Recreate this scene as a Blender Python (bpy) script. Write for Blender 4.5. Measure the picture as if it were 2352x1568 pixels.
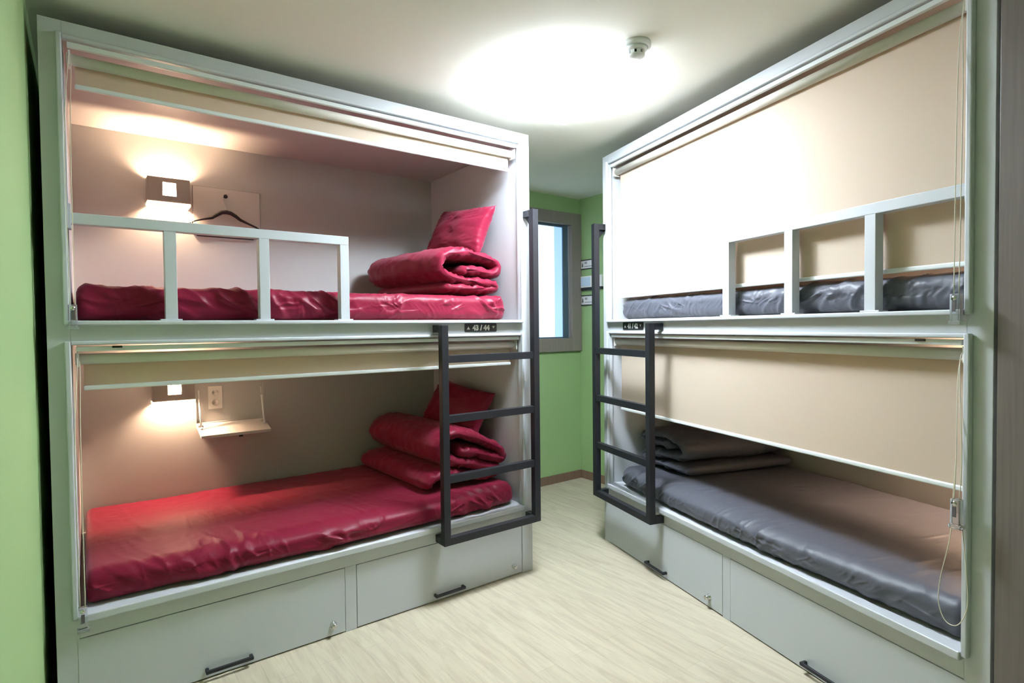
import bpy, bmesh, math, random
from mathutils import Vector, Matrix, noise
random.seed(7)
for o in list(bpy.data.objects): bpy.data.objects.remove(o)
SC = bpy.context.scene
COL = SC.collection

# ------------------------------------------------------------------ camera, world, exposure
CAMH = 1.36
yaw, pitch, roll = math.radians(36.758), math.radians(-1.4555), math.radians(-0.6178)
cy_, sy_, cp_, sp_ = math.cos(yaw), math.sin(yaw), math.cos(pitch), math.sin(pitch)
fw = Vector((sy_*cp_, cy_*cp_, sp_)); rt = Vector((cy_, -sy_, 0)); up = rt.cross(fw)
cr, sr = math.cos(roll), math.sin(roll)
rt2 = cr*rt + sr*up; up2 = -sr*rt + cr*up
cam = bpy.data.cameras.new('camera'); camo = bpy.data.objects.new('camera', cam); COL.objects.link(camo)
cam.sensor_width = 36; cam.lens = 1308.25*36/2352; cam.clip_start = 0.01
camo.matrix_world = Matrix(((rt2.x, up2.x, -fw.x, 0), (rt2.y, up2.y, -fw.y, 0), (rt2.z, up2.z, -fw.z, CAMH), (0, 0, 0, 1)))
SC.camera = camo
w = bpy.data.worlds.new('world'); SC.world = w; w.use_nodes = True
w.node_tree.nodes['Background'].inputs[0].default_value = (0.75, 0.85, 1, 1)
w.node_tree.nodes['Background'].inputs[1].default_value = 0.3
vs = SC.view_settings
vs.view_transform = 'Standard'; vs.look = 'None'; vs.gamma = 1; vs.use_curve_mapping = False
vs.exposure = 0.40
CEILING_LAMP = 84.0       # emission of the ceiling lamp's diffuser
LAMP_COL = (0.80, 0.905, 1.0)
WARM = (1.0, 0.665, 0.43)
BULB = 1550.0              # emission of the tube inside each wall lamp

# ------------------------------------------------------------------ materials
def mat(name, col, rough=0.5, metal=0.0, spec=0.5, emit=None, estr=0, bump=None, var=0.0, vscale=6, sheen=0, trans=0, coat=0, alpha=None):
    m = bpy.data.materials.new(name); m.use_nodes = True
    nt = m.node_tree; b = nt.nodes['Principled BSDF']
    b.inputs['Base Color'].default_value = (*col, 1); b.inputs['Roughness'].default_value = rough
    b.inputs['Metallic'].default_value = metal; b.inputs['Specular IOR Level'].default_value = spec
    b.inputs['Sheen Weight'].default_value = sheen; b.inputs['Coat Weight'].default_value = coat
    b.inputs['Transmission Weight'].default_value = trans
    if emit: b.inputs['Emission Color'].default_value = (*emit, 1); b.inputs['Emission Strength'].default_value = estr
    tc = nt.nodes.new('ShaderNodeTexCoord')
    if var:
        n = nt.nodes.new('ShaderNodeTexNoise'); n.inputs['Scale'].default_value = vscale; n.inputs['Detail'].default_value = 5
        nt.links.new(tc.outputs['Object'], n.inputs['Vector'])
        mx = nt.nodes.new('ShaderNodeMix'); mx.data_type = 'RGBA'
        mx.inputs[6].default_value = (*[c*(1-var) for c in col], 1); mx.inputs[7].default_value = (*[min(1, c*(1+var)) for c in col], 1)
        nt.links.new(n.outputs['Fac'], mx.inputs[0]); nt.links.new(mx.outputs[2], b.inputs['Base Color'])
    if bump:
        n = nt.nodes.new('ShaderNodeTexNoise'); n.inputs['Scale'].default_value = bump[0]; n.inputs['Detail'].default_value = 4
        nt.links.new(tc.outputs['Object'], n.inputs['Vector'])
        bp = nt.nodes.new('ShaderNodeBump'); bp.inputs['Strength'].default_value = bump[1]; bp.inputs['Distance'].default_value = bump[2]
        nt.links.new(n.outputs['Fac'], bp.inputs['Height']); nt.links.new(bp.outputs['Normal'], b.inputs['Normal'])
    return m

def creased(m, dist=0.0035, strength=0.55):
    # fine creases of a washed satin sheet, as a second bump under the weave
    nt = m.node_tree; bp = [n for n in nt.nodes if n.type == 'BUMP'][0]
    tc = nt.nodes.new('ShaderNodeTexCoord'); mp = nt.nodes.new('ShaderNodeMapping')
    mp.inputs['Rotation'].default_value = (0.5, 0.35, 0.6); mp.inputs['Scale'].default_value = (5, 13, 13)
    n = nt.nodes.new('ShaderNodeTexNoise'); n.noise_type = 'RIDGED_MULTIFRACTAL'; n.inputs['Scale'].default_value = 1.0; n.inputs['Detail'].default_value = 2.5
    n.inputs['Roughness'].default_value = 0.45; n.inputs['Distortion'].default_value = 0.7
    b2 = nt.nodes.new('ShaderNodeBump'); b2.inputs['Strength'].default_value = strength; b2.inputs['Distance'].default_value = dist
    nt.links.new(tc.outputs['Object'], mp.inputs[0]); nt.links.new(mp.outputs[0], n.inputs['Vector']); nt.links.new(n.outputs['Fac'], b2.inputs['Height'])
    nt.links.new(b2.outputs['Normal'], bp.inputs['Normal'])

def mat_floor():
    m = mat('pale_oak_laminate', (0.6, 0.5, 0.36), 0.42); nt = m.node_tree; b = nt.nodes['Principled BSDF']
    tc = nt.nodes.new('ShaderNodeTexCoord')
    mp = nt.nodes.new('ShaderNodeMapping'); mp.inputs['Rotation'].default_value = (0, 0, math.pi/2)
    nt.links.new(tc.outputs['Object'], mp.inputs['Vector'])
    br = nt.nodes.new('ShaderNodeTexBrick'); br.offset = 0.37; br.squash = 1
    br.inputs['Scale'].default_value = 1; br.inputs['Brick Width'].default_value = 0.92; br.inputs['Row Height'].default_value = 0.095
    br.inputs['Mortar Size'].default_value = 0.0011; br.inputs['Mortar Smooth'].default_value = 0.3
    br.inputs['Color1'].default_value = (0.56, 0.50, 0.385, 1); br.inputs['Color2'].default_value = (0.52, 0.46, 0.35, 1); br.inputs['Mortar'].default_value = (0.43, 0.38, 0.29, 1)
    nt.links.new(mp.outputs[0], br.inputs['Vector'])
    mp2 = nt.nodes.new('ShaderNodeMapping'); mp2.inputs['Scale'].default_value = (22, 2.2, 1)
    nt.links.new(tc.outputs['Object'], mp2.inputs['Vector'])
    n = nt.nodes.new('ShaderNodeTexNoise'); n.inputs['Scale'].default_value = 1.6; n.inputs['Detail'].default_value = 8; n.inputs['Roughness'].default_value = 0.62; n.inputs['Distortion'].default_value = 0.6
    nt.links.new(mp2.outputs[0], n.inputs['Vector'])
    cr_ = nt.nodes.new('ShaderNodeValToRGB'); e = cr_.color_ramp.elements
    e[0].position = 0.32; e[0].color = (0.76, 0.73, 0.70, 1); e[1].position = 0.58; e[1].color = (1.04, 1.03, 1.01, 1)
    nt.links.new(n.outputs['Fac'], cr_.inputs[0])
    mx = nt.nodes.new('ShaderNodeMix'); mx.data_type = 'RGBA'; mx.blend_type = 'MULTIPLY'; mx.inputs[0].default_value = 0.85
    nt.links.new(br.outputs['Color'], mx.inputs[6]); nt.links.new(cr_.outputs[0], mx.inputs[7])
    nt.links.new(mx.outputs[2], b.inputs['Base Color'])
    return m

def mat_wood(name, c1, c2, rough=0.5):
    m = mat(name, c1, rough); nt = m.node_tree; b = nt.nodes['Principled BSDF']
    tc = nt.nodes.new('ShaderNodeTexCoord'); mp = nt.nodes.new('ShaderNodeMapping'); mp.inputs['Scale'].default_value = (60, 60, 2.5)
    nt.links.new(tc.outputs['Object'], mp.inputs['Vector'])
    n = nt.nodes.new('ShaderNodeTexNoise'); n.inputs['Scale'].default_value = 2; n.inputs['Detail'].default_value = 7
    nt.links.new(mp.outputs[0], n.inputs['Vector'])
    mx = nt.nodes.new('ShaderNodeMix'); mx.data_type = 'RGBA'; mx.inputs[6].default_value = (*c1, 1); mx.inputs[7].default_value = (*c2, 1)
    nt.links.new(n.outputs['Fac'], mx.inputs[0]); nt.links.new(mx.outputs[2], b.inputs['Base Color'])
    return m

def mat_blind():
    m = bpy.data.materials.new('beige_blind_fabric'); m.use_nodes = True; nt = m.node_tree
    b = nt.nodes['Principled BSDF']; b.inputs['Base Color'].default_value = (0.73, 0.635, 0.52, 1); b.inputs['Roughness'].default_value = 0.75
    b.inputs['Specular IOR Level'].default_value = 0.2
    tr = nt.nodes.new('ShaderNodeBsdfTranslucent'); tr.inputs[0].default_value = (0.85, 0.52, 0.25, 1)
    mx = nt.nodes.new('ShaderNodeMixShader'); mx.inputs[0].default_value = 0.28
    nt.links.new(b.outputs[0], mx.inputs[1]); nt.links.new(tr.outputs[0], mx.inputs[2]); nt.links.new(mx.outputs[0], nt.nodes['Material Output'].inputs[0])
    tc = nt.nodes.new('ShaderNodeTexCoord'); wv = nt.nodes.new('ShaderNodeTexNoise'); wv.inputs['Scale'].default_value = 500
    bp = nt.nodes.new('ShaderNodeBump'); bp.inputs['Strength'].default_value = 0.15; bp.inputs['Distance'].default_value = 0.001
    nt.links.new(tc.outputs['Object'], wv.inputs['Vector']); nt.links.new(wv.outputs['Fac'], bp.inputs['Height']); nt.links.new(bp.outputs[0], b.inputs['Normal'])
    return m

def mat_diffuser():
    # the lamp's light sources sit round the middle of the diffuser, so it glows brightest there
    m = mat('lamp_diffuser', (0.95, 0.95, 0.95), 0.4, emit=LAMP_COL, estr=1); nt = m.node_tree; b = nt.nodes['Principled BSDF']
    tc = nt.nodes.new('ShaderNodeTexCoord'); mp = nt.nodes.new('ShaderNodeMapping'); mp.inputs['Scale'].default_value = (1, 1, 0); nt.links.new(tc.outputs['Object'], mp.inputs[0])
    ln = nt.nodes.new('ShaderNodeVectorMath'); ln.operation = 'LENGTH'; nt.links.new(mp.outputs[0], ln.inputs[0])
    mr = nt.nodes.new('ShaderNodeMapRange'); mr.interpolation_type = 'SMOOTHSTEP'; mr.inputs['From Min'].default_value = 0.06; mr.inputs['From Max'].default_value = 0.17
    mr.inputs['To Min'].default_value = CEILING_LAMP*3.2; mr.inputs['To Max'].default_value = CEILING_LAMP*0.50
    nt.links.new(ln.outputs['Value'], mr.inputs['Value']); nt.links.new(mr.outputs[0], b.inputs['Emission Strength'])
    return m

M = dict(
    board=mat('grey_laminate_board', (0.585, 0.605, 0.645), 0.40, var=0.02, vscale=3),
    lining=mat('grey_lining_board', (0.465, 0.46, 0.45), 0.55, var=0.02, vscale=3),
    dark=mat('gap_shade_black', (0.02, 0.02, 0.02), 0.8),  # near-black colour standing in for shade inside gaps and holes
    green=mat('green_wall_paint', (0.325, 0.48, 0.215), 0.75, bump=(160, 0.15, 0.002), var=0.03, vscale=2),
    ceil=mat('cream_ceiling', (0.90, 0.875, 0.79), 0.85, bump=(120, 0.08, 0.001)),
    floor=mat_floor(),
    base=mat_wood('brown_wood', (0.16, 0.095, 0.06), (0.26, 0.165, 0.11)),
    winf=mat_wood('grey_brown_window_wood', (0.20, 0.17, 0.15), (0.29, 0.25, 0.22)),
    panel=mat_wood('dark_wood_grain', (0.125, 0.100, 0.092), (0.21, 0.175, 0.162), 0.45),
    metal=mat('charcoal_painted_metal', (0.014, 0.015, 0.020), 0.42, spec=0.4),
    black=mat('black_plastic', (0.012, 0.012, 0.013), 0.4),
    chrome=mat('chrome', (0.75, 0.75, 0.77), 0.12, 1.0),
    white=mat('white_metal', (0.80, 0.83, 0.84), 0.3),
    plastic=mat('white_plastic', (0.82, 0.80, 0.76), 0.35),
    cream=mat('cream_cord', (0.78, 0.73, 0.58), 0.5),
    clear=mat('clear_acrylic', (0.92, 0.94, 0.97), 0.05, trans=0.85),
    blind=mat_blind(),
    tube=mat('cream_roller_fabric', (0.74, 0.69, 0.62), 0.6),
    red=mat('wine_red_satin', (0.185, 0.0075, 0.028), 0.42, spec=0.17, sheen=0.17, bump=(140, 0.10, 0.003)),
    grey=mat('charcoal_satin', (0.088, 0.091, 0.115), 0.46, spec=0.38, sheen=0.05, bump=(140, 0.12, 0.003)),
    lampbox=mat('grey_lamp_metal', (0.30, 0.27, 0.25), 0.4),
    lampglass=mat('frosted_lamp_glass', (0.9, 0.85, 0.8), 0.3, emit=WARM, estr=2.0),
    lamphole=mat('glowing_lamp_opening', (0.9, 0.85, 0.8), 0.3, emit=(1, 0.70, 0.46), estr=34.0),
    bulb=mat('warm_bulb', (1, 1, 1), 0.5, emit=WARM, estr=BULB),
    diffuser=mat_diffuser(),
    pane=mat('frosted_window_glass', (0.7, 0.8, 0.9), 0.35, emit=(0.70, 0.84, 1.0), estr=0.82),  # light from outside is put into the glass as its own glow
    pane_blue=mat('bluer_pane_glow', (0.5, 0.65, 0.9), 0.35, emit=(0.33, 0.56, 1.0), estr=0.72),  # window glow painted bluer and dimmer, not a blue glass
    sash=mat('blue_grey_sash', (0.07, 0.115, 0.15), 0.4),
    paper=mat('white_card', (0.80, 0.78, 0.78), 0.5),
    ink=mat('dark_print', (0.10, 0.09, 0.10), 0.6),
    detector=mat('detector_plastic', (0.80, 0.82, 0.82), 0.4),
    screen=mat('pale_blue_screen', (0.55, 0.68, 0.80), 0.25),
    inkwhite=mat('white_print', (0.9, 0.9, 0.9), 0.5),
    alu=mat('aluminium', (0.62, 0.62, 0.62), 0.3, 0.8),
    woodshelf=mat('grey_shelf_board', (0.60, 0.58, 0.56), 0.4),
)

M['red'].node_tree.nodes['Principled BSDF'].inputs['Sheen Tint'].default_value = (1.0, 0.42, 0.52, 1)
creased(M['red']); creased(M['grey'])

# ------------------------------------------------------------------ helpers
class Frame:
    """local coordinates: s along the bunk from its far end, d into the bunk, z up"""
    def __init__(self, o, t, m): self.o, self.t, self.m = Vector(o), Vector(t), Vector(m)
    def __call__(self, s, d, z): return self.o + self.t*s + self.m*d + Vector((0, 0, z))
W = Frame((0, 0, 0), (1, 0, 0), (0, 1, 0))
LF = Frame((1.9776, 2.475, 0), (-1, 0, 0), (0, 1, 0))
b_ = math.radians(-105.215)
T_ = Vector((math.cos(b_), math.sin(b_), 0)); RF = Frame((2.622, 2.540, 0), T_, (-T_.y, T_.x, 0))

def empty(name, loc, label, cat, group=None):
    o = bpy.data.objects.new(name, None); COL.objects.link(o); o.location = loc; o.empty_display_size = 0.05
    o['label'] = label; o['category'] = cat
    if group: o['group'] = group
    return o

def root_loc(o):
    v = Vector((0, 0, 0))
    while o: v += o.location; o = o.parent
    return v

class MB:
    def __init__(self, F=W): self.bm = bmesh.new(); self.F = F
    def box(self, s0, s1, d0, d1, z0, z1):
        v = [self.bm.verts.new(self.F(s, d, z)) for s in (s0, s1) for d in (d0, d1) for z in (z0, z1)]
        for f in ((0, 1, 3, 2), (4, 6, 7, 5), (0, 4, 5, 1), (2, 3, 7, 6), (0, 2, 6, 4), (1, 5, 7, 3)): self.bm.faces.new([v[i] for i in f])
        return self
    def prism(self, pts, d0, d1):
        """pts in (s,z); extruded along d"""
        a = [self.bm.verts.new(self.F(s, d0, z)) for s, z in pts]; b = [self.bm.verts.new(self.F(s, d1, z)) for s, z in pts]
        n = len(pts); self.bm.faces.new(a); self.bm.faces.new(b[::-1])
        for i in range(n): self.bm.faces.new((a[i], a[(i+1) % n], b[(i+1) % n], b[i]))
        return self
    def prism_sd(self, pts, z0, z1):
        a = [self.bm.verts.new(self.F(s, d, z0)) for s, d in pts]; b = [self.bm.verts.new(self.F(s, d, z1)) for s, d in pts]
        n = len(pts); self.bm.faces.new(a); self.bm.faces.new(b[::-1])
        for i in range(n): self.bm.faces.new((a[i], a[(i+1) % n], b[(i+1) % n], b[i]))
        return self
    def prism_dz(self, pts, s0, s1):
        a = [self.bm.verts.new(self.F(s0, d, z)) for d, z in pts]; b = [self.bm.verts.new(self.F(s1, d, z)) for d, z in pts]
        n = len(pts); self.bm.faces.new(a); self.bm.faces.new(b[::-1])
        for i in range(n): self.bm.faces.new((a[i], a[(i+1) % n], b[(i+1) % n], b[i]))
        return self
    def loft(self, rings, closed=True, caps=True, smooth=True):
        vs_ = [[self.bm.verts.new(self.F(*p)) for p in r] for r in rings]
        n = len(rings[0])
        for a, b in zip(vs_, vs_[1:]):
            for i in range(n if closed else n-1):
                f = self.bm.faces.new((a[i], a[(i+1) % n], b[(i+1) % n], b[i])); f.smooth = smooth
        if caps and closed:
            for r in (vs_[0], vs_[-1]):
                try: f = self.bm.faces.new(r); f.smooth = smooth
                except ValueError: pass
        return self
    def tube(self, pts, r, n=10, caps=True):
        P = [Vector(p) for p in pts]; rings = []
        for i, p in enumerate(P):
            tn = (P[min(i+1, len(P)-1)] - P[max(i-1, 0)]).normalized()
            a = tn.orthogonal().normalized() if i == 0 else (rings_a - tn*rings_a.dot(tn)).normalized()
            rings_a = a; b = tn.cross(a); rr = r[i] if isinstance(r, (list, tuple)) else r
            rings.append([p + (a*math.cos(2*math.pi*k/n) + b*math.sin(2*math.pi*k/n))*rr for k in range(n)])
        return self.loft(rings, caps=caps)
    def lathe(self, c, prof, axis='z', n=32):
        """prof: (radius, height) pairs round an axis through c"""
        rings = []
        for r, h in prof:
            ring = []
            for k in range(n):
                a = 2*math.pi*k/n; x, y = r*math.cos(a), r*math.sin(a)
                ring.append((c[0]+x, c[1]+y, c[2]+h) if axis == 'z' else ((c[0]+x, c[1]+h, c[2]+y) if axis == 'd' else (c[0]+h, c[1]+x, c[2]+y)))
            rings.append(ring)
        return self.loft(rings)
    def build(self, name, m, parent=None, bevel=0, seg=2, recalc=True):
        if recalc: bmesh.ops.recalc_face_normals(self.bm, faces=self.bm.faces)
        off = root_loc(parent)
        if parent is None:
            lo = Vector([min(v.co[i] for v in self.bm.verts) for i in range(3)]); hi = Vector([max(v.co[i] for v in self.bm.verts) for i in range(3)])
            off = Vector(((lo.x+hi.x)/2, (lo.y+hi.y)/2, lo.z))
        for v in self.bm.verts: v.co -= off
        me = bpy.data.meshes.new(name); self.bm.to_mesh(me); self.bm.free(); me.materials.append(m)
        o = bpy.data.objects.new(name, me); COL.objects.link(o)
        if parent: o.parent = parent
        else: o.location = off
        if bevel:
            b = o.modifiers.new('bevel', 'BEVEL'); b.width = bevel; b.segments = seg; b.limit_method = 'ANGLE'; b.angle_limit = math.radians(40); b.harden_normals = False
        return o

def struct(name, mb, m, parent=None, bevel=0):
    o = mb.build(name, m, parent, bevel)
    if parent is None: o['kind'] = 'structure'
    return o
def tag(o, label, cat, group=None):
    o['label'] = label; o['category'] = cat
    if group: o['group'] = group
    return o

# ------------------------------------------------------------------ room shell
CZ = 2.488
struct('floor', MB().box(-0.30, 4.6, -1.2, 3.95, -0.05, 0), M['floor'])
struct('ceiling', MB().box(-0.30, 4.6, -1.2, 3.95, CZ, CZ+0.05), M['ceil'])
struct('wall_left', MB().box(-0.24, -0.14, -1.1, 3.726, 0, CZ), M['green'])
WX0, WX1, WZ0, WZ1 = 2.56, 3.545, 1.142, 2.352
struct('wall_back', MB().box(-0.24, WX0+0.02, 3.726, 3.826, 0, CZ).box(WX1-0.02, 3.65, 3.726, 3.826, 0, CZ)
       .box(WX0+0.02, WX1-0.02, 3.726, 3.826, 0, WZ0+0.02).box(WX0+0.02, WX1-0.02, 3.726, 3.826, WZ1-0.02, CZ), M['green'])
pA = Vector((3.548, 3.726, 0)); pB = Vector((3.548, 2.95, 0)); pC = RF(-0.06, 1.24, 0); pD = RF(3.9, 1.24, 0)
struct('wall_right', MB().prism_sd([(pA.x, pA.y), (pB.x, pB.y), (pC.x, pC.y), (pD.x, pD.y), (pD.x+0.1, pD.y), (pC.x+0.1, pC.y), (pB.x+0.1, pB.y+0.02), (pA.x+0.1, pA.y)], 0, CZ), M['green'])
struct('wall_front', MB().box(-0.24, 2.9, -1.1, -1.0, 0, CZ), M['green'])
bb = MB()
bb.box(1.99, 3.548, 3.713, 3.726, 0, 0.072)
struct('baseboard_back', bb, M['base'], bevel=0.002)
struct('baseboard_right', MB().box(3.535, 3.548, 2.95, 3.713, 0, 0.072), M['base'], bevel=0.002)
struct('baseboard_left', MB().box(-0.14, -0.128, -1.0, 2.46, 0, 0.072), M['base'], bevel=0.002)

win = empty('window_1', (3.05, 3.72, WZ0), '', ''); del win['label']; del win['category']; win['kind'] = 'structure'
f = MB(); t = 0.115
f.box(WX0, WX0+t, 3.70, 3.80, WZ0, WZ1).box(WX1-t, WX1, 3.70, 3.80, WZ0, WZ1).box(WX0+t, WX1-t, 3.70, 3.80, WZ0, WZ0+t).box(WX0+t, WX1-t, 3.70, 3.80, WZ1-t+0.01, WZ1)
f.build('window_frame', M['winf'], win, 0.003)
x0, x1, z0, z1 = WX0+t, WX1-t, WZ0+t, WZ1-t+0.01
s_ = MB(); k = 0.045
s_.box(x0, x0+k, 3.745, 3.775, z0, z1).box(x1-k-0.02, x1, 3.745, 3.775, z0, z1).box(x0+k, x1-k-0.02, 3.745, 3.775, z0, z0+0.012).box(x0+k, x1-k-0.02, 3.745, 3.775, z1-0.02, z1)
s_.build('sash', M['sash'], win, 0.002)
MB().box(x0+k, 3.275, 3.757, 3.763, z0+0.012, z1-0.02).build('pane', M['pane'], win)
MB().box(3.275, x1-k-0.02, 3.757, 3.763, z0+0.012, z1-0.02).build('pane', M['pane_blue'], win)  # strip added to turn the window's glow bluer on this side
MB().box(x1-0.006, x1, 3.735, 3.745, z0, z1).build('sash_trim', M['alu'], win)

# wooden panel flush with the right bunk's near end
MB(RF).box(2.150, 3.55, -0.004, 0.60, 0.0, 2.44).build('wooden_panel', M['panel'], None, 0.002)
tag(bpy.data.objects['wooden_panel'], 'tall dark brown wood-grain panel at the right edge of the photo, beside the right bunk', 'panel')

# ------------------------------------------------------------------ text helper
def text_mb(mb, string, size, s_c, z_c, d, dir_, bold=0.0):
    """writes string on a plane of constant d; dir_ = +1/-1: reading direction along s"""
    cu = bpy.data.curves.new('lettering', 'FONT'); cu.body = string; cu.size = size; cu.align_x = 'CENTER'; cu.align_y = 'CENTER'; cu.extrude = 0; cu.offset = bold; cu.resolution_u = 4
    ob = bpy.data.objects.new('lettering', cu); COL.objects.link(ob)
    dg = bpy.context.evaluated_depsgraph_get(); me = bpy.data.meshes.new_from_object(ob.evaluated_get(dg))
    xs = [v.co.x for v in me.vertices]; ys = [v.co.y for v in me.vertices]; xc = (min(xs)+max(xs))/2; yc = (min(ys)+max(ys))/2
    vs_ = [mb.bm.verts.new(mb.F(s_c + dir_*(v.co.x-xc), d, z_c + v.co.y-yc)) for v in me.vertices]
    for p in me.polygons:
        try: mb.bm.faces.new([vs_[i] for i in p.vertices])
        except ValueError: pass
    bpy.data.objects.remove(ob); bpy.data.curves.remove(cu); bpy.data.meshes.remove(me)
    return mb

# ------------------------------------------------------------------ bunk
ZU0, ZU1, ZL0, ZL1, ZT = 1.398, 2.356, 0.380, 1.313, 2.415
ZDR = 0.293
SF = 0.072
def bunk(F, SN, SE, dr, label, recess):
    """SN near edge of the openings, SE near outer edge, dr drawer spans"""
    R = empty('bunk_bed', F(SE/2, 0.6, 0), label, 'bunk bed', 'the two capsule bunk beds')
    m = MB(F)
    m.box(0, SF, 0, 0.02, 0, ZT).box(SN, SE, 0, 0.02, 0, ZT)
    m.box(SF, SN, 0, 0.02, ZU1, ZT).box(SF, SN, 0, 0.02, ZL1, ZU0-0.004).box(SF, SN, 0, 0.02, ZDR, ZL0-0.012)
    m.box(dr[0][1], dr[1][0], 0, 0.02, 0, ZDR)
    m.build('front_frame', M['board'], R, 0.0012)
    # raised lips round each opening
    for nm, za, zb, sill in (('upper', ZU0, ZU1, ZU0), ('lower', ZL0, ZL1, ZL0)):
        m = MB(F); p = -0.019
        m.box(SN, SN+0.017, p, 0, za-0.015, zb+0.014).box(SF-0.013, SF, p, 0, za-0.015, zb+0.014).box(SF, SN, p*0.45, 0, zb, zb+0.014)
        m.box(SF, SN, -0.025, 0.03, za-(0.016 if nm == 'upper' else 0.028), za)
        m.build('opening_trim', M['board'], R, 0.005, 3)
    m = MB(F).box(0.0, SF-0.012, 0.02, 1.2, 0, ZT); m.build('end_panel', M['board'], R, 0.001)
    m = MB(F).box(SN-0.004, SE, 0.06, 1.2, 0, ZT); m.build('end_panel', M['board'], R, 0.001)
    m = MB(F); D0, D1 = 1.0, 1.02
    if recess:
        a, b, c, e = recess
        m.box(SF-0.012, a, D0, D1, ZL0-0.03, ZU0-0.05).box(b, SN, D0, D1, ZL0-0.03, ZU0-0.05).box(a, b, D0, D1, ZL0-0.03, c).box(a, b, D0, D1, e, ZU0-0.05)
        m.box(a-0.01, b+0.01, D1, D1+0.012, c-0.01, e+0.01)
    else: m.box(SF-0.012, SN, D0, D1, ZL0-0.03, ZU0-0.05)
    m.box(SF-0.012, SN, D0, D1, ZU0-0.05, ZU1+0.02)
    m.build('back_panel', M['lining'], R)
    MB(F).box(SF-0.012, SN, 0.02, D0, ZU0-0.065, ZU0-0.003).build('upper_deck', M['lining'], R)
    MB(F).box(SF-0.012, SN, 0.02, D0, ZL0-0.028, ZL0-0.003).build('lower_deck', M['board'], R)
    MB(F).box(SF-0.012, SN, 0.02, 1.2, ZU1+0.003, ZT-0.004).build('top_panel', M['lining'], R)
    for i, (a, b) in enumerate(dr):
        m = MB(F); m.box(a+0.002, b-0.002, -0.001, 0.019, 0.006, ZDR-0.003); D = m.build('drawer', M['board'], R, 0.001)
        MB(F).box(a+0.02, b-0.02, 0.019, 0.9, 0.02, ZDR-0.03).build('drawer_box', M['dark'], D)  # painted near-black so the gaps round the drawer front look shaded
        c = (a+b)/2 - (0.005 if i == 0 else 0.0); hl = 0.086
        h = MB(F); h.box(c-hl, c+hl, -0.030, -0.018, 0.030, 0.044).box(c-hl, c-hl+0.013, -0.020, 0.0, 0.030, 0.044).box(c+hl-0.013, c+hl, -0.020, 0, 0.030, 0.044)
        h.build('handle', M['metal'], D, 0.003)
        lc = (0.135 if F is LF else b-0.09) if i == 0 else (a+0.058 if F is LF else a + 0.85)
        l = MB(F); l.lathe((lc, 0, 0.054), [(0.0150, 0.0), (0.0150, -0.003), (0.012, -0.006), (0.0115, -0.022), (0.0095, -0.026), (0.0005, -0.026)], 'd', 20)
        l.box(lc-0.0018, lc+0.0018, -0.029, -0.026, 0.046, 0.062)
        l.build('lock', M['chrome'], D)
    # guard rail on the upper sill
    off = SN-2.02
    posts = [1.030, 1.366+off*0.3, 1.697+off*0.6] if F is LF else [1.053, 1.402, 1.745]
    G = MB(F); G.box(posts[0], SN-0.004, 0.004, 0.044, 1.732, 1.770); g = G.build('guard_rail', M['board'], R, 0.002)
    for s in posts:
        P = MB(F); P.box(s, s+0.040, 0.004, 0.044, ZU0+0.005, 1.732); P.box(s-0.014, s+0.056, 0.000, 0.048, ZU0, ZU0+0.006)
        P.build('post', M['board'], g, 0.0015)
    MB(F).box(SN-0.012, SN-0.001, 0.002, 0.050, 1.715, 1.800).build('mounting_plate', M['board'], g, 0.001)
    MB(F).box(posts[0]-0.003, posts[0], 0.018, 0.030, 1.735, 1.768).build('end_cap', M['alu'], g, 0.001)
    return R
bunk(LF, 2.022, 2.085, [(0.075, 1.024), (1.076, 2.029)], 'left pale grey built-in bunk with red bedding, its blinds rolled up', (1.172, 1.512, 0.858, 1.100))
bunk(RF, 2.071, 2.139, [(0.064, 1.056), (1.104, 2.085)], 'right pale grey built-in bunk with charcoal bedding and lowered beige blinds', None)

# ------------------------------------------------------------------ ladders
def ladder(F, label):
    R = empty('ladder', F(0.31, -0.05, 0.30), label, 'ladder', 'black metal bunk ladders')
    a0, a1, b0, b1, f0, f1 = 0.012, 0.049, 0.579, 0.615, -0.091, -0.055
    MB(F).box(a0, a1, f0, f1, 0.3, 1.992).build('side_rail', M['metal'], R, 0.0015)
    MB(F).box(b0, b1, f0, f1, 0.3, 1.373).build('side_rail', M['metal'], R, 0.0015)
    for z in (0.602, 0.896, 1.189): MB(F).box(a1, b0, f0+0.004, f1, z, z+0.037).build('rung', M['metal'], R, 0.0015)
    MB(F).box(a1, b0, f0, f1, 0.3, 0.336).build('rung', M['metal'], R, 0.0015)
    for (s0, s1, z0, z1) in ((a0, a1, 1.956, 1.992), (b0, b1, 1.337, 1.373), (a0, a1, 0.30, 0.336), (b0, b1, 0.30, 0.336)):
        m = MB(F).box(s0, s1, f1, 0.0, z0, z1)
        if z0 > 1.9: m.prism_dz([(-0.055, z0), (-0.004, z0), (-0.05, z0-0.055), (-0.055, z0-0.055)], (s0+s1)/2-0.003, (s0+s1)/2+0.003)
        m.build('bracket', M['metal'], R, 0.0015)
    return R
ladder(LF, 'black metal ladder hooked on the left bunk, beside the 43 / 44 plate')
ladder(RF, 'black metal ladder hooked on the right bunk, beside the 41 / 42 plate')

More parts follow.
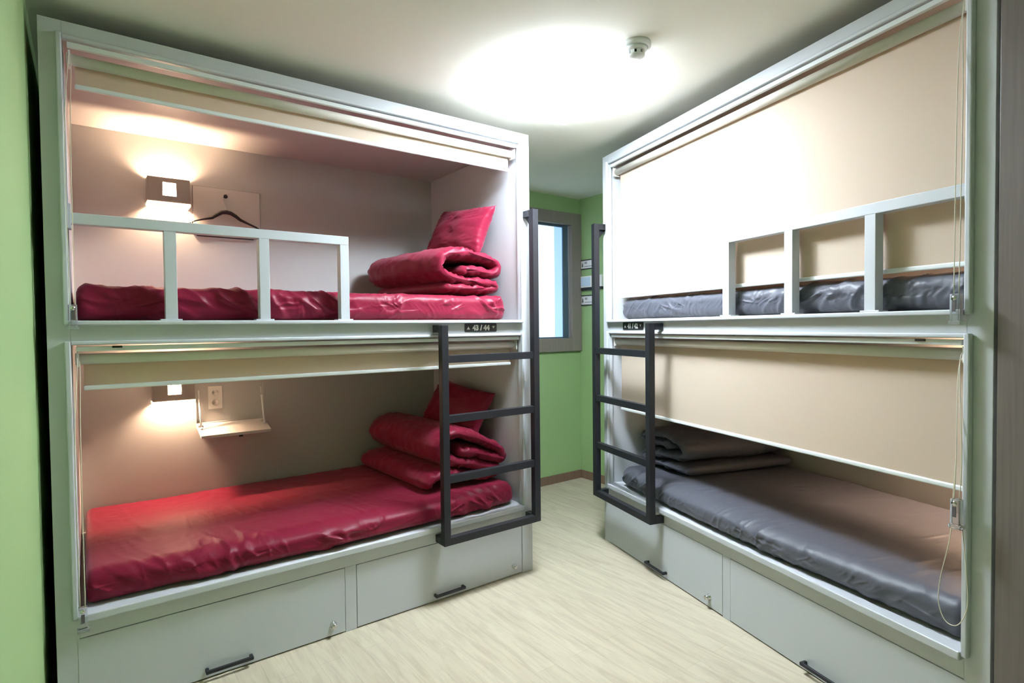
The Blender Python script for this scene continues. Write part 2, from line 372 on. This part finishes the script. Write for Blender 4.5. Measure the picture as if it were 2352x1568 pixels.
# ------------------------------------------------------------------ number plates
def plate(F, s0, s1, txt, label, dr):
    sc = (s0+s1)/2; z0, z1 = 1.337, 1.381
    r = 0.004; pts = [(s0+r, z0), (s1-r, z0), (s1, z0+r), (s1, z1-r), (s1-r, z1), (s0+r, z1), (s0, z1-r), (s0, z0+r)]
    o = MB(F).prism(pts, -0.003, 0).build('number_plate', M['black'], None)
    tag(o, label, 'sign', 'black number plates on the bunks')
    m = MB(F); text_mb(m, txt, 0.0370, sc, 1.3585, -0.0034, dr, 0.0020); zc = 1.3585
    tl = sc - dr*0.078; tr_ = sc + dr*0.078
    m.bm.faces.new([m.bm.verts.new(F(tl-0.0095, -0.0034, zc-0.009)), m.bm.verts.new(F(tl+0.0095, -0.0034, zc-0.009)), m.bm.verts.new(F(tl, -0.0034, zc+0.007))])
    m.bm.faces.new([m.bm.verts.new(F(tr_-0.0085, -0.0034, zc+0.008)), m.bm.verts.new(F(tr_+0.0085, -0.0034, zc+0.008)), m.bm.verts.new(F(tr_, -0.0034, zc-0.006))])
    m.build('lettering', M['inkwhite'], o, recalc=False)
plate(LF, 0.232, 0.430, '43 / 44', 'black plate reading 43 / 44 on the left bunk\'s middle rail', -1)
plate(RF, 0.226, 0.433, '41 / 42', 'black plate reading 41 / 42 on the right bunk\'s middle rail', 1)

# ------------------------------------------------------------------ roller blinds
def blind(F, s0, s1, ztop, zb, label, cord):
    """ztop: top of the opening; zb: lower edge of the bottom bar"""
    R = empty('roller_blind', F((s0+s1)/2, 0.05, zb), label, 'blind', 'beige roller blinds of the bunks')
    MB(F).box(s0-0.006, s1+0.008, 0.004, 0.022, ztop-0.022, ztop-0.005).build('head_rail', M['white'], R, 0.002)
    if ztop < 2: MB(F).box(s1-0.125, s1-0.095, -0.001, 0.004, ztop-0.012, ztop-0.004).build('catch', M['black'], R)
    zc = ztop-0.050
    MB(F).lathe((s0, 0.046, zc), [(0.002, 0), (0.019, 0), (0.019, s1-s0), (0.002, s1-s0)], 's', 28).build('roller_tube', M['tube'], R)
    m = MB(F); n = 24
    zs = [zc + (zb+0.014-zc)*i/n for i in range(n+1)]
    for i in range(n):
        m.bm.faces.new([m.bm.verts.new(F(s0+0.012, 0.066, zs[i])), m.bm.verts.new(F(s1-0.012, 0.066, zs[i])), m.bm.verts.new(F(s1-0.012, 0.066, zs[i+1])), m.bm.verts.new(F(s0+0.012, 0.066, zs[i+1]))])
    bmesh.ops.remove_doubles(m.bm, verts=m.bm.verts, dist=1e-5)
    fb = m.build('fabric', M['blind'], R); so = fb.modifiers.new('thick', 'SOLIDIFY'); so.thickness = 0.0008; so.offset = 0
    MB(F).box(s0+0.010, s1-0.010, 0.058, 0.072, zb, zb+0.017).build('bottom_bar', M['white'], R, 0.005, 3)
    for s in (s0-0.006, s1): MB(F).box(s, s+0.006, 0.02, 0.07, zc-0.026, zc+0.024).build('bracket', M['plastic'], R, 0.001)
    MB(F).lathe((s1+0.008, 0.046, zc), [(0.001, -0.004), (0.021, -0.003), (0.021, 0.003), (0.001, 0.004)], 's', 24).build('chain_wheel', M['plastic'], R)
    sc, zt, zw, loop = cord   # s of the cord, weight top, weight bottom
    c = MB(F)
    pts = [(s1+0.007, 0.030, zc+0.01), (s1+0.006, 0.0, zc-0.03), (sc+0.008, -0.032, zc-0.30), (sc+0.007, -0.039, zt+0.0)]
    def cr_pts(P, n=14):
        P = [Vector(p) for p in P]; P = [P[0]*2-P[1]] + P + [P[-1]*2-P[-2]]; out = []
        for i in range(1, len(P)-2):
            for k in range(n):
                t_ = k/n; a, b, c_, d_ = P[i-1:i+3]
                out.append(0.5*((2*b)+(c_-a)*t_+(2*a-5*b+4*c_-d_)*t_*t_+(3*b-a-3*c_+d_)*t_**3))
        return out + [P[-2]]
    c.tube(cr_pts(pts), 0.0013, 6)
    pts2 = [(s1+0.002, 0.058, zc), (s1-0.002, 0.01, zc-0.04), (sc-0.008, -0.030, zc-0.30), (sc-0.007, -0.039, zt)]
    c.tube(cr_pts(pts2), 0.0013, 6)
    if loop:
        lp = [(sc-0.010, -0.030, zt+0.10), (sc-0.014, -0.032, zt), (sc-0.020, -0.034, zw-0.03), (sc-0.044, -0.036, zw-0.16), (sc-0.050, -0.036, zw-0.24), (sc-0.030, -0.036, zw-0.29), (sc+0.005, -0.036, zw-0.285),
              (sc+0.028, -0.034, zw-0.22), (sc+0.024, -0.034, zw-0.12), (sc+0.012, -0.032, zw)]
        c.tube(cr_pts(lp), 0.0013, 6)
    c.build('pull_cord', M['cream'], R)
    g = MB(F); g.box(sc-0.0125, sc+0.0125, -0.050, -0.028, zw+0.012, zt); g.box(sc-0.017, sc+0.017, -0.052, -0.027, zw, zw+0.012)
    W_ = g.build('cord_weight', M['clear'], R, 0.002)
    g = MB(F); g.lathe((sc, -0.0520, zt-0.012), [(0.0005, 0), (0.0075, 0), (0.0075, 0.002), (0.0005, 0.002)], 'd', 18); g.build('pulley', M['chrome'], W_)
    g = MB(F); g.box(sc-0.005, sc+0.005, -0.0515, -0.050, zt-0.052, zt-0.022); g.build('clip', M['ink'], W_)
    return R
blind(LF, 0.084, 2.000, 2.356, 2.214, 'rolled-up beige blind at the top of the left bunk', (2.013, 1.452, 1.367, False))
blind(LF, 0.084, 2.000, 1.313, 1.150, 'rolled-up beige blind above the lower bed of the left bunk', (2.010, 0.415, 0.330, False))
blind(RF, 0.090, 2.046, 2.356, 1.529, 'beige blind pulled down behind the guard rail of the right bunk\'s upper bed', (2.064, 1.443, 1.352, False))
blind(RF, 0.090, 2.046, 1.313, 0.838, 'beige blind half lowered over the lower bed of the right bunk', (2.070, 0.840, 0.752, True))

# ------------------------------------------------------------------ wall lamps inside the bunks
def wall_lamp(F, z0, label):
    s0, s1, d0, d1 = 1.529, 1.716, 0.905, 1.0; z1 = z0+0.122
    R = empty('wall_lamp', F((s0+s1)/2, 1.0, z0), label, 'wall lamp', 'square grey wall lamps over the beds')
    m = MB(F); th = 0.004
    m.box(s0, s0+th, d0, d1, z0, z1).box(s1-th, s1, d0, d1, z0, z1)
    m.box(s0+th, s1-th, d1-th, d1, z0, z1)
    # front with an opening
    a, b, c, e = 1.591, 1.650, z0+0.032, z0+0.098
    m.box(s0+th, a, d0, d0+th, z0, z1).box(b, s1-th, d0, d0+th, z0, z1).box(a, b, d0, d0+th, z0, c).box(a, b, d0, d0+th, e, z1)
    m.build('lamp_housing', M['lampbox'], R)
    MB(F).prism([(a+0.001, c+0.004), (a-0.001+0.006, e-0.002), (b-0.010, e+0.0), (b+0.0, c+0.0)], d0+0.001, d0+0.003).build('front_window', M['lamphole'], R)
    MB(F).tube([((s0+s1)/2-0.035, 0.974, z0+0.056), ((s0+s1)/2+0.035, 0.974, z0+0.056)], 0.011, 12).build('bulb', M['bulb'], R)
    g = MB(F)
    g.box(s0-0.002, s0+0.006, d0-0.003, d1, z0-0.014, z0-0.001).box(s1-0.006, s1+0.002, d0-0.003, d1, z0-0.014, z0-0.001).box(s0+0.006, s1-0.006, d0-0.003, d0+0.005, z0-0.014, z0-0.001)
    g.build('glass_rim', M['lampglass'], R)
wall_lamp(LF, 2.015, 'lit grey wall lamp over the upper bed of the left bunk')
wall_lamp(LF, 1.000, 'lit grey wall lamp over the lower bed of the left bunk, beside the socket')
wall_lamp(RF, 2.015, 'lit grey wall lamp behind the blind of the right bunk\'s upper bed')
wall_lamp(RF, 1.000, 'lit grey wall lamp behind the blind of the right bunk\'s lower bed')

# ------------------------------------------------------------------ fold-up shelf, hanger, socket, fold-down shelf
def panel_line(F, a, b, c, e, d=1.0):
    m = MB(F); m.box(a, b, d-0.006, d, c, e); return m
fs = empty('folding_shelf', LF(1.338, 1.0, 1.875), 'grey shelf folded flat against the back of the upper left bed', 'shelf')
MB(LF).box(1.168, 1.506, 0.9985, 1.0, 1.872, 2.136).build('flap_gap_shade', M['dark'], fs)  # black sheet behind the flap, painted shade for the gap round it
MB(LF).box(1.1695, 1.5045, 0.994, 0.9985, 1.8735, 2.1345).build('flap', M['woodshelf'], fs, 0.001)
MB(LF).lathe((1.349, 0.994, 2.092), [(0.0005, -0.022), (0.010, -0.022), (0.012, -0.018), (0.006, -0.010), (0.006, 0)], 'd', 20).build('knob', M['black'], fs)

hg = empty('coat_hanger', LF(1.349, 0.965, 1.875), 'black plastic coat hanger hanging from the knob of the folded shelf', 'hanger')
m = MB(LF)
arm = [(1.532, 1.925), (1.50, 1.943), (1.46, 1.955), (1.42, 1.966), (1.395, 1.985), (1.372, 2.000), (1.349, 2.004), (1.326, 2.000), (1.303, 1.987), (1.278, 1.968), (1.24, 1.952), (1.20, 1.936), (1.172, 1.922)]
m.tube([(s, 0.965, z) for s, z in arm], [0.003, 0.004, 0.005, 0.008, 0.010, 0.011, 0.012, 0.011, 0.010, 0.008, 0.006, 0.005, 0.003], 10)
m.tube([(1.516, 0.965, 1.934), (1.517, 0.965, 1.905), (1.512, 0.965, 1.880), (1.49, 0.965, 1.866), (1.35, 0.965, 1.866), (1.215, 0.965, 1.866), (1.192, 0.965, 1.880), (1.190, 0.965, 1.905), (1.192, 0.965, 1.932)], 0.0045, 8)
m.build('hanger_body', M['black'], hg)
MB(LF).tube([(1.349, 0.965, 2.004), (1.349, 0.968, 2.030), (1.357, 0.970, 2.055), (1.364, 0.972, 2.080), (1.358, 0.974, 2.098), (1.349, 0.974, 2.104), (1.340, 0.974, 2.098), (1.337, 0.974, 2.088)], 0.0014, 6).build('hook', M['alu'], hg)

so = empty('wall_socket', LF(1.417, 1.02, 0.93), 'white double power socket behind the fold-down shelf of the lower left bed', 'socket')
MB(LF).box(1.382, 1.451, 1.012, 1.020, 0.928, 1.052).build('cover_plate', M['plastic'], so, 0.002)
for z in (0.963, 1.017):
    MB(LF).lathe((1.4165, 1.012, z), [(0.0185, -0.0008), (0.0165, -0.0012), (0.0160, 0.004), (0.0005, 0.004)], 'd', 28).build('outlet_well', M['plastic'], so)
    h = MB(LF)
    for ds in (-0.009, 0.009): h.lathe((1.4165+ds, 1.0150, z), [(0.0028, 0.0), (0.0028, -0.0006), (0.0003, -0.0006)], 'd', 10)
    h.build('pin_holes', M['dark'], so)

sh = empty('folding_shelf', LF(1.34, 0.95, 0.80), 'grey shelf folded down on two struts beside the lit lamp of the lower left bed', 'shelf')
pts = [(1.0, 0.853), (0.842, 0.812), (0.842, 0.797), (1.0, 0.838)]
MB(LF).prism_dz(pts, 1.170, 1.514).build('shelf_board', M['woodshelf'], sh, 0.001)
MB(LF).box(1.315, 1.335, 0.838, 0.843, 0.788, 0.797).build('catch', M['black'], sh)
for s in (1.500, 1.184):
    MB(LF).tube([(s, 0.995, 1.035), (s, 0.985, 0.99)], 0.0025, 8).tube([(s, 0.985, 0.99), (s, 0.930, 0.842)], 0.0048, 10).tube([(s, 0.930, 0.842), (s, 0.922, 0.834)], 0.006, 8).build('strut', M['white'], sh)
    MB(LF).box(s-0.012, s+0.012, 0.95, 0.975, 0.843, 0.852).build('hinge', M['alu'], sh)

# ------------------------------------------------------------------ bedding
def nz(x, y, z): return noise.noise(Vector((x, y, z)))
def ridge(x, y, z): return 1-abs(nz(x, y, z))*2.2
def crease(u, v, k, w=0.10):
    n = nz(u, v, k); return math.exp(-(n/w)**2)
def wr(p, seed, fine=1.0):
    s, d, z = p
    a = nz(s*3+seed, d*3, z*3)*0.5
    bend = nz(s*2.3+seed, d*2, z*2)*0.35
    u = s*0.80 + z*0.60 + d*0.25 + bend*0.15; v = -s*0.60 + z*0.80 + d*0.20 + bend*0.10
    c1 = crease(u*4.5+seed, v*17, d*2, 0.13)*max(0, 0.35+nz(s*4, d*4+seed, z*3)*1.6)
    u2 = s*0.97 - z*0.25; v2 = s*0.25 + z*0.97 + d*0.3
    c2 = crease(u2*7+seed*3, v2*34, d*5, 0.14)*max(0, 0.25+nz(s*7+seed, d*5, z*4)*1.6)
    u3 = s*0.4+d*0.9; v3 = s*0.9-d*0.4-z*0.4
    c3 = crease(u3*5, v3*26+seed, z*5, 0.11)*max(0, 0.15+nz(s*5, d*6+seed*2, z)*1.5)
    c4 = crease(u*13+seed, v*62, d*6, 0.16)*max(0, 0.2+nz(s*9, d*7+seed, z*5)*1.4)
    return a*0.004 + (c1*0.0095 + c2*0.0060 + c3*0.0050 + c4*0.0034)*fine*0.95

def mattress(F, s0, s1, d0, d1, z0, z1, m, label, group, seed, bulge=0.0, parent_name='mattress'):
    ns, R = 430, 0.045
    rr = []
    def ring(inset):
        pts = []; a0, a1, b0, b1 = d0+inset, d1-inset, z0+inset*0.35, z1-inset
        r = max(0.004, min(R, (b1-b0)/2-0.001)-inset*0.2); corners = [(a1-r, b0+r*0.6, -90), (a1-r, b1-r, 0), (a0+r, b1-r, 90), (a0+r, b0+r, 180)]
        for i, (x, y, a) in enumerate(corners):
            for k in range(9):
                t_ = math.radians(a+k*90/8); pts.append((x+r*math.cos(t_), y+r*math.sin(t_), math.cos(t_), math.sin(t_)))
            nx = corners[(i+1) % 4]; ta = math.radians(a+90); x0_, y0_ = x+r*math.cos(ta), y+r*math.sin(ta); tb = math.radians(nx[2]); x1_, y1_ = nx[0]+r*math.cos(tb), nx[1]+r*math.sin(tb)
            nn = 34 if i in (1, 3) else 12
            for k in range(1, nn): q = k/nn; pts.append((x0_+(x1_-x0_)*q, y0_+(y1_-y0_)*q, math.cos(ta), math.sin(ta)))
        return pts
    rings = []; RE = 0.055
    for i in range(ns+1):
        q = i/ns; s = s0 + (s1-s0)*q; x = min(s-s0, s1-s)
        RE = 0.055 if s-s0 < s1-s else 0.030
        inset = 0 if x >= RE else RE*(1-math.sqrt(max(0, 1-((RE-x)/RE)**2)))*0.85
        rg = []
        for (dd, zz, nd, nzv) in ring(inset):
            side = max(0, -nd); topf = max(0, nzv)
            wv = wr((s, dd, zz), seed, 0.30+0.95*side if nd < 0.3 else 0.2)
            if topf > 0.5: wv = wr((s, dd, zz), seed, 0.30 + 0.7*max(0, 1-abs(dd-d0)/0.20))
            bl = bulge*math.sin(math.pi*min(1, max(0, q)))*side
            sag = (0.003 if z0 > 1 else 0.007)*nz(s*2.2, dd*2, seed+3)*topf
            if zz < z0+0.012: wv = min(wv, 0.001)
            zf = zz+nzv*wv+sag
            rg.append((s, dd+nd*(wv+bl), max(zf, z0)))
        rings.append(rg)
    o = MB(F).loft(rings).build('mattress', m, None)
    return tag(o, label, 'mattress', group)
g = 'sheet-covered mattresses in the bunks'
mattress(LF, 0.112, 2.004, 0.062, 0.985, 1.399, 1.526, M['red'], 'wine-red mattress on the upper bed of the left bunk, behind the guard rail', g, 1.3)
mattress(LF, 0.085, 2.000, 0.040, 0.985, 0.379, 0.500, M['red'], 'wine-red mattress on the lower bed of the left bunk', g, 5.1, 0.050)
mattress(RF, 0.098, 2.050, 0.062, 0.985, 1.399, 1.519, M['grey'], 'charcoal mattress on the upper bed of the right bunk', g, 9.7)
mattress(RF, 0.130, 2.050, 0.035, 0.985, 0.379, 0.500, M['grey'], 'charcoal mattress on the lower bed of the right bunk', g, 12.9, 0.045)

def duvet(F, path, half, d0, d1, m, label, group, seed, fan=0.18, back=0.0):
    P = [Vector((a+0.004, b+0.007, 0)) for a, b in path]
    Q_ = [P[0]*2-P[1]] + P + [P[-1]*2-P[-2]]; C_ = []
    for i in range(1, len(Q_)-2):
        L_ = (Q_[i+1]-Q_[i]).length; n = max(3, int(L_/0.009))
        for k in range(n):
            t_ = k/n; a, b, c, d = Q_[i-1:i+3]
            C_.append(0.5*((2*b)+(c-a)*t_+(2*a-5*b+4*c-d)*t_*t_+(3*b-a-3*c+d)*t_**3))
    C_.append(P[-1]); N = len(C_)
    nrm = []
    for i in range(N):
        tt = (C_[min(i+1, N-1)]-C_[max(i-1, 0)]).normalized(); nrm.append(Vector((-tt.y, tt.x, 0)))
    ND = 70; rings = []
    for j in range(ND+1):
        q = j/ND; d = d0+(d1-d0)*q; e = min(d-d0, d1-d); RE = 0.075
        th = 1 if e >= RE else 0.30+0.70*math.sqrt(max(0, 1-((RE-e)/RE)**2))
        ring = []
        def pt(c, n_, h, i):
            x, z = c.x+n_.x*h, c.y+n_.y*h
            g_ = wr((x*1.2, d*1.0, z*1.2+i*0.05), seed, 1.0)
            ed = max(0, 1-e/0.16)
            ga = (nz(i*0.22+seed, d*2.2, 2.1)*0.010 + abs(nz(i*0.5+seed, d*5, 7.7))*0.018)*ed
            h2 = math.copysign(max(0.0045, abs(h) + g_*0.9 - ga), h)
            x, z = c.x+n_.x*h2, c.y+n_.y*h2
            s = x*(1+fan*(q))
            dd = d + nz(i*0.10, seed, 4)*0.022*(1 if q < 0.5 else -1) + back*z
            return (s, dd, z)
        for i in range(N): ring.append(pt(C_[i], nrm[i], half*th, i))
        for a in (30, 60, 90, 120, 150):
            tt = (C_[-1]-C_[-2]).normalized(); v = nrm[-1]*math.cos(math.radians(a))+tt*math.sin(math.radians(a)); c = C_[-1]+v*half*th; ring.append((c.x*(1+fan*q), d, c.y))
        for i in range(N-1, -1, -1): ring.append(pt(C_[i], nrm[i], -half*th, i+N))
        for a in (30, 60, 90, 120, 150):
            tt = (C_[0]-C_[1]).normalized(); v = -nrm[0]*math.cos(math.radians(a))+tt*math.sin(math.radians(a)); c = C_[0]+v*half*th; ring.append((c.x*(1+fan*q), d, c.y))
        rings.append(ring)
    o = MB(F).loft(rings).build('duvet', m, None)
    return tag(o, label, 'duvet', group)
gd = 'folded duvets at the far ends of the beds'
duvet(LF, [(0.31, 1.658), (0.24, 1.665), (0.140, 1.650), (0.103, 1.688), (0.140, 1.730), (0.25, 1.748), (0.38, 1.756), (0.455, 1.730), (0.468, 1.672), (0.42, 1.628), (0.30, 1.603), (0.16, 1.600), (0.112, 1.582), (0.15, 1.566), (0.28, 1.564), (0.42, 1.566)],
      0.031, 0.15, 0.86, M['red'], 'wine-red duvet folded in a loop on the upper bed of the left bunk', gd, 2.2, 0.20)
duvet(LF, [(0.36, 0.680), (0.26, 0.665), (0.14, 0.615), (0.100, 0.618), (0.130, 0.668), (0.24, 0.735), (0.38, 0.785), (0.480, 0.770), (0.515, 0.705), (0.44, 0.645), (0.30, 0.605), (0.17, 0.570), (0.130, 0.550), (0.18, 0.536), (0.32, 0.545), (0.44, 0.575), (0.54, 0.570), (0.57,0.54)],
      0.031, 0.12, 0.93, M['red'], 'wine-red duvet slumped in folds on the lower bed of the left bunk, behind the ladder', gd, 6.4, 0.06)
duvet(RF, [(0.40, 0.655), (0.26, 0.650), (0.16, 0.640), (0.125, 0.665), (0.18, 0.695), (0.30, 0.705), (0.46, 0.690), (0.52, 0.650), (0.50, 0.610), (0.34, 0.590), (0.17, 0.580), (0.135, 0.555), (0.18, 0.533), (0.34, 0.533), (0.54, 0.533)],
      0.026, 0.19, 0.95, M['grey'], 'charcoal duvet folded on the lower bed of the right bunk, behind the ladder', gd, 8.8, 0.05)

def pillow(F, C4, th, m, label, seed):
    """C4: corners TR, TL, BL, BR in local coordinates"""
    TR, TL, BL, BR = [Vector(c) for c in C4]; n = 44; nv = (TL-TR).cross(BR-TR).normalized()
    def ptt(u, v, side):
        p = (TR*(1-u)+TL*u)*(1-v) + (BR*(1-u)+BL*u)*v
        a, b = 2*u-1, 2*v-1
        ex = (1-a*a)*(1-b*b); prof = max(0, ex)**0.42
        # edges pulled in between the pinched corners
        c = (TR+TL+BL+BR)/4; pull = 0.10*((1-a*a)*b*b*b*b + (1-b*b)*a*a*a*a)
        p = p + (c-p)*pull
        cx_ = max(0, 1-ex*3)
        w_ = max(0, ridge(a*3+b*3+seed, (a-b)*5, seed))**2*0.008*cx_*(ex > 0.01) + nz(a*2.5+seed, b*2.5, side)*0.008*prof
        cr2 = crease(a*1.6+b*0.5+seed, b*7-a*2.0, seed, 0.12)*max(0, 0.2+nz(a*3, b*3, seed)*1.8)*0.007 + crease(a*3+seed, b*15-a*5, seed, 0.13)*max(0, nz(a*4+1, b*4, seed)*1.6)*0.004
        return p + nv*side*(th/2*prof + w_ - cr2*min(1, ex*3))
    mb = MB(F); V = {}
    for side in (1, -1):
        for i in range(n+1):
            for j in range(n+1):
                if side == -1 and (i in (0, n) or j in (0, n)): V[side, i, j] = V[1, i, j]; continue
                V[side, i, j] = mb.bm.verts.new(F(*ptt(i/n, j/n, side)))
        for i in range(n):
            for j in range(n):
                f_ = mb.bm.faces.new((V[side, i, j], V[side, i+1, j], V[side, i+1, j+1], V[side, i, j+1])); f_.smooth = True
    return tag(mb.build('pillow', m, None), label, 'pillow', 'pillows propped on the folded duvets')
pillow(LF, [(0.115, 0.155, 2.045), (0.185, 0.615, 2.078), (0.285, 0.700, 1.800), (0.205, 0.195, 1.765)], 0.13, M['red'], 'wine-red pillow propped on the folded duvet of the upper left bed', 3.0)
pillow(LF, [(0.125, 0.165, 0.985), (0.180, 0.680, 1.045), (0.30, 0.73, 0.79), (0.225, 0.21, 0.75)], 0.13, M['red'], 'dark wine-red pillow propped behind the ladder on the lower left bed', 4.0)
pillow(RF, [(0.16, 0.42, 0.99), (0.20, 0.90, 1.0), (0.34, 0.92, 0.76), (0.30, 0.46, 0.745)], 0.12, M['grey'], 'charcoal pillow on the folded duvet of the lower right bed', 5.0)

# ------------------------------------------------------------------ ceiling fittings
cl = empty('ceiling_light', (1.80, 2.01, 2.488), 'bright square white ceiling light over the gap between the bunks', 'ceiling light')
MB().box(1.58, 2.02, 1.79, 2.23, 2.464, 2.488).build('lamp_base', M['white'], cl, 0.004)
MB().box(1.55, 2.05, 1.76, 2.26, 2.418, 2.464).build('diffuser', M['diffuser'], cl, 0.012, 3)

sd = empty('smoke_detector', (1.79, 1.545, 2.488), 'round white smoke detector on the ceiling beside the light', 'smoke detector')
MB().lathe((1.790, 1.545, 2.488), [(0.0005, 0), (0.058, 0), (0.058, -0.016), (0.053, -0.020), (0.0005, -0.020)], 'z', 40).build('detector_base', M['detector'], sd)
MB().lathe((1.790, 1.545, 2.468), [(0.047, 0), (0.042, -0.010), (0.034, -0.013), (0.0005, -0.013)], 'z', 40).build('detector_neck', M['detector'], sd)
MB().lathe((1.790, 1.545, 2.455), [(0.026, 0), (0.026, -0.014), (0.0005, -0.014)], 'z', 32).build('sensor_core', M['black'], sd)
m = MB()
for k in range(8):
    a0, a1 = 2*math.pi*k/8, 2*math.pi*k/8+0.50; q = []
    for a in (a0, a1):
        for r in (0.028, 0.034): q.append((1.790+r*math.cos(a), 1.545+r*math.sin(a)))
    m.prism_sd([q[0], q[1], q[3], q[2]], 2.441, 2.455)
m.lathe((1.790, 1.545, 2.441), [(0.034, 0), (0.034, -0.004), (0.027, -0.009), (0.0005, -0.010)], 'z', 32)
m.build('sensor_cage', M['detector'], sd)

# ------------------------------------------------------------------ signs and controller on the wall beyond the right bunk
RW = Frame((3.548, 3.726, 0), (0, -1, 0), (1, 0, 0))   # s away from the corner, d into the wall
def sign(z0, z1, label):
    R = empty('framed_sign', RW(0.10, 0, z0), label, 'sign', 'small framed signs on the wall')
    s0, s1 = 0.012, 0.20
    m = MB(RW); k = 0.008
    m.box(s0, s0+k, -0.012, 0, z0, z1).box(s1-k, s1, -0.012, 0, z0, z1).box(s0+k, s1-k, -0.012, 0, z0, z0+k).box(s0+k, s1-k, -0.012, 0, z1-k, z1)
    m.build('frame', M['black'], R, 0.001)
    MB(RW).box(s0+k, s1-k, -0.006, 0, z0+k, z1-k).build('card', M['paper'], R)
    m = MB(RW); zc = (z0+z1)/2
    m.prism([(0.034, zc-0.020), (0.050, zc-0.020), (0.048, zc+0.004), (0.042, zc+0.022), (0.036, zc+0.004)], -0.0066, -0.006)
    for i, (a, b) in enumerate(((0.070, 0.082), (0.086, 0.098))):
        for zz in (zc+0.016, zc+0.006): m.box(a, b, -0.0066, -0.006, zz, zz+0.007)
    for i in range(6): m.box(0.068+i*0.019, 0.082+i*0.019, -0.0066, -0.006, zc-0.020, zc-0.014)
    m.build('print', M['ink'], R)
sign(1.861, 1.946, 'small black-framed white sign on the wall, above the controller')
sign(1.543, 1.634, 'small black-framed white sign on the wall, below the controller')
wc = empty('wall_controller', RW(0.15, 0, 1.69), 'white wall controller with pale blue screen, between two small framed signs', 'controller')
MB(RW).box(0.030, 0.29, -0.020, 0, 1.700, 1.800).build('housing', M['plastic'], wc, 0.003)
MB(RW).box(0.036, 0.150, -0.022, -0.020, 1.712, 1.790).build('screen', M['screen'], wc)
MB(RW).box(0.040, 0.29, -0.026, 0, 1.676, 1.700).build('ledge', M['black'], wc, 0.002)
MB(RW).box(0.235, 0.262, -0.023, -0.020, 1.765, 1.795).build('button', M['ink'], wc)
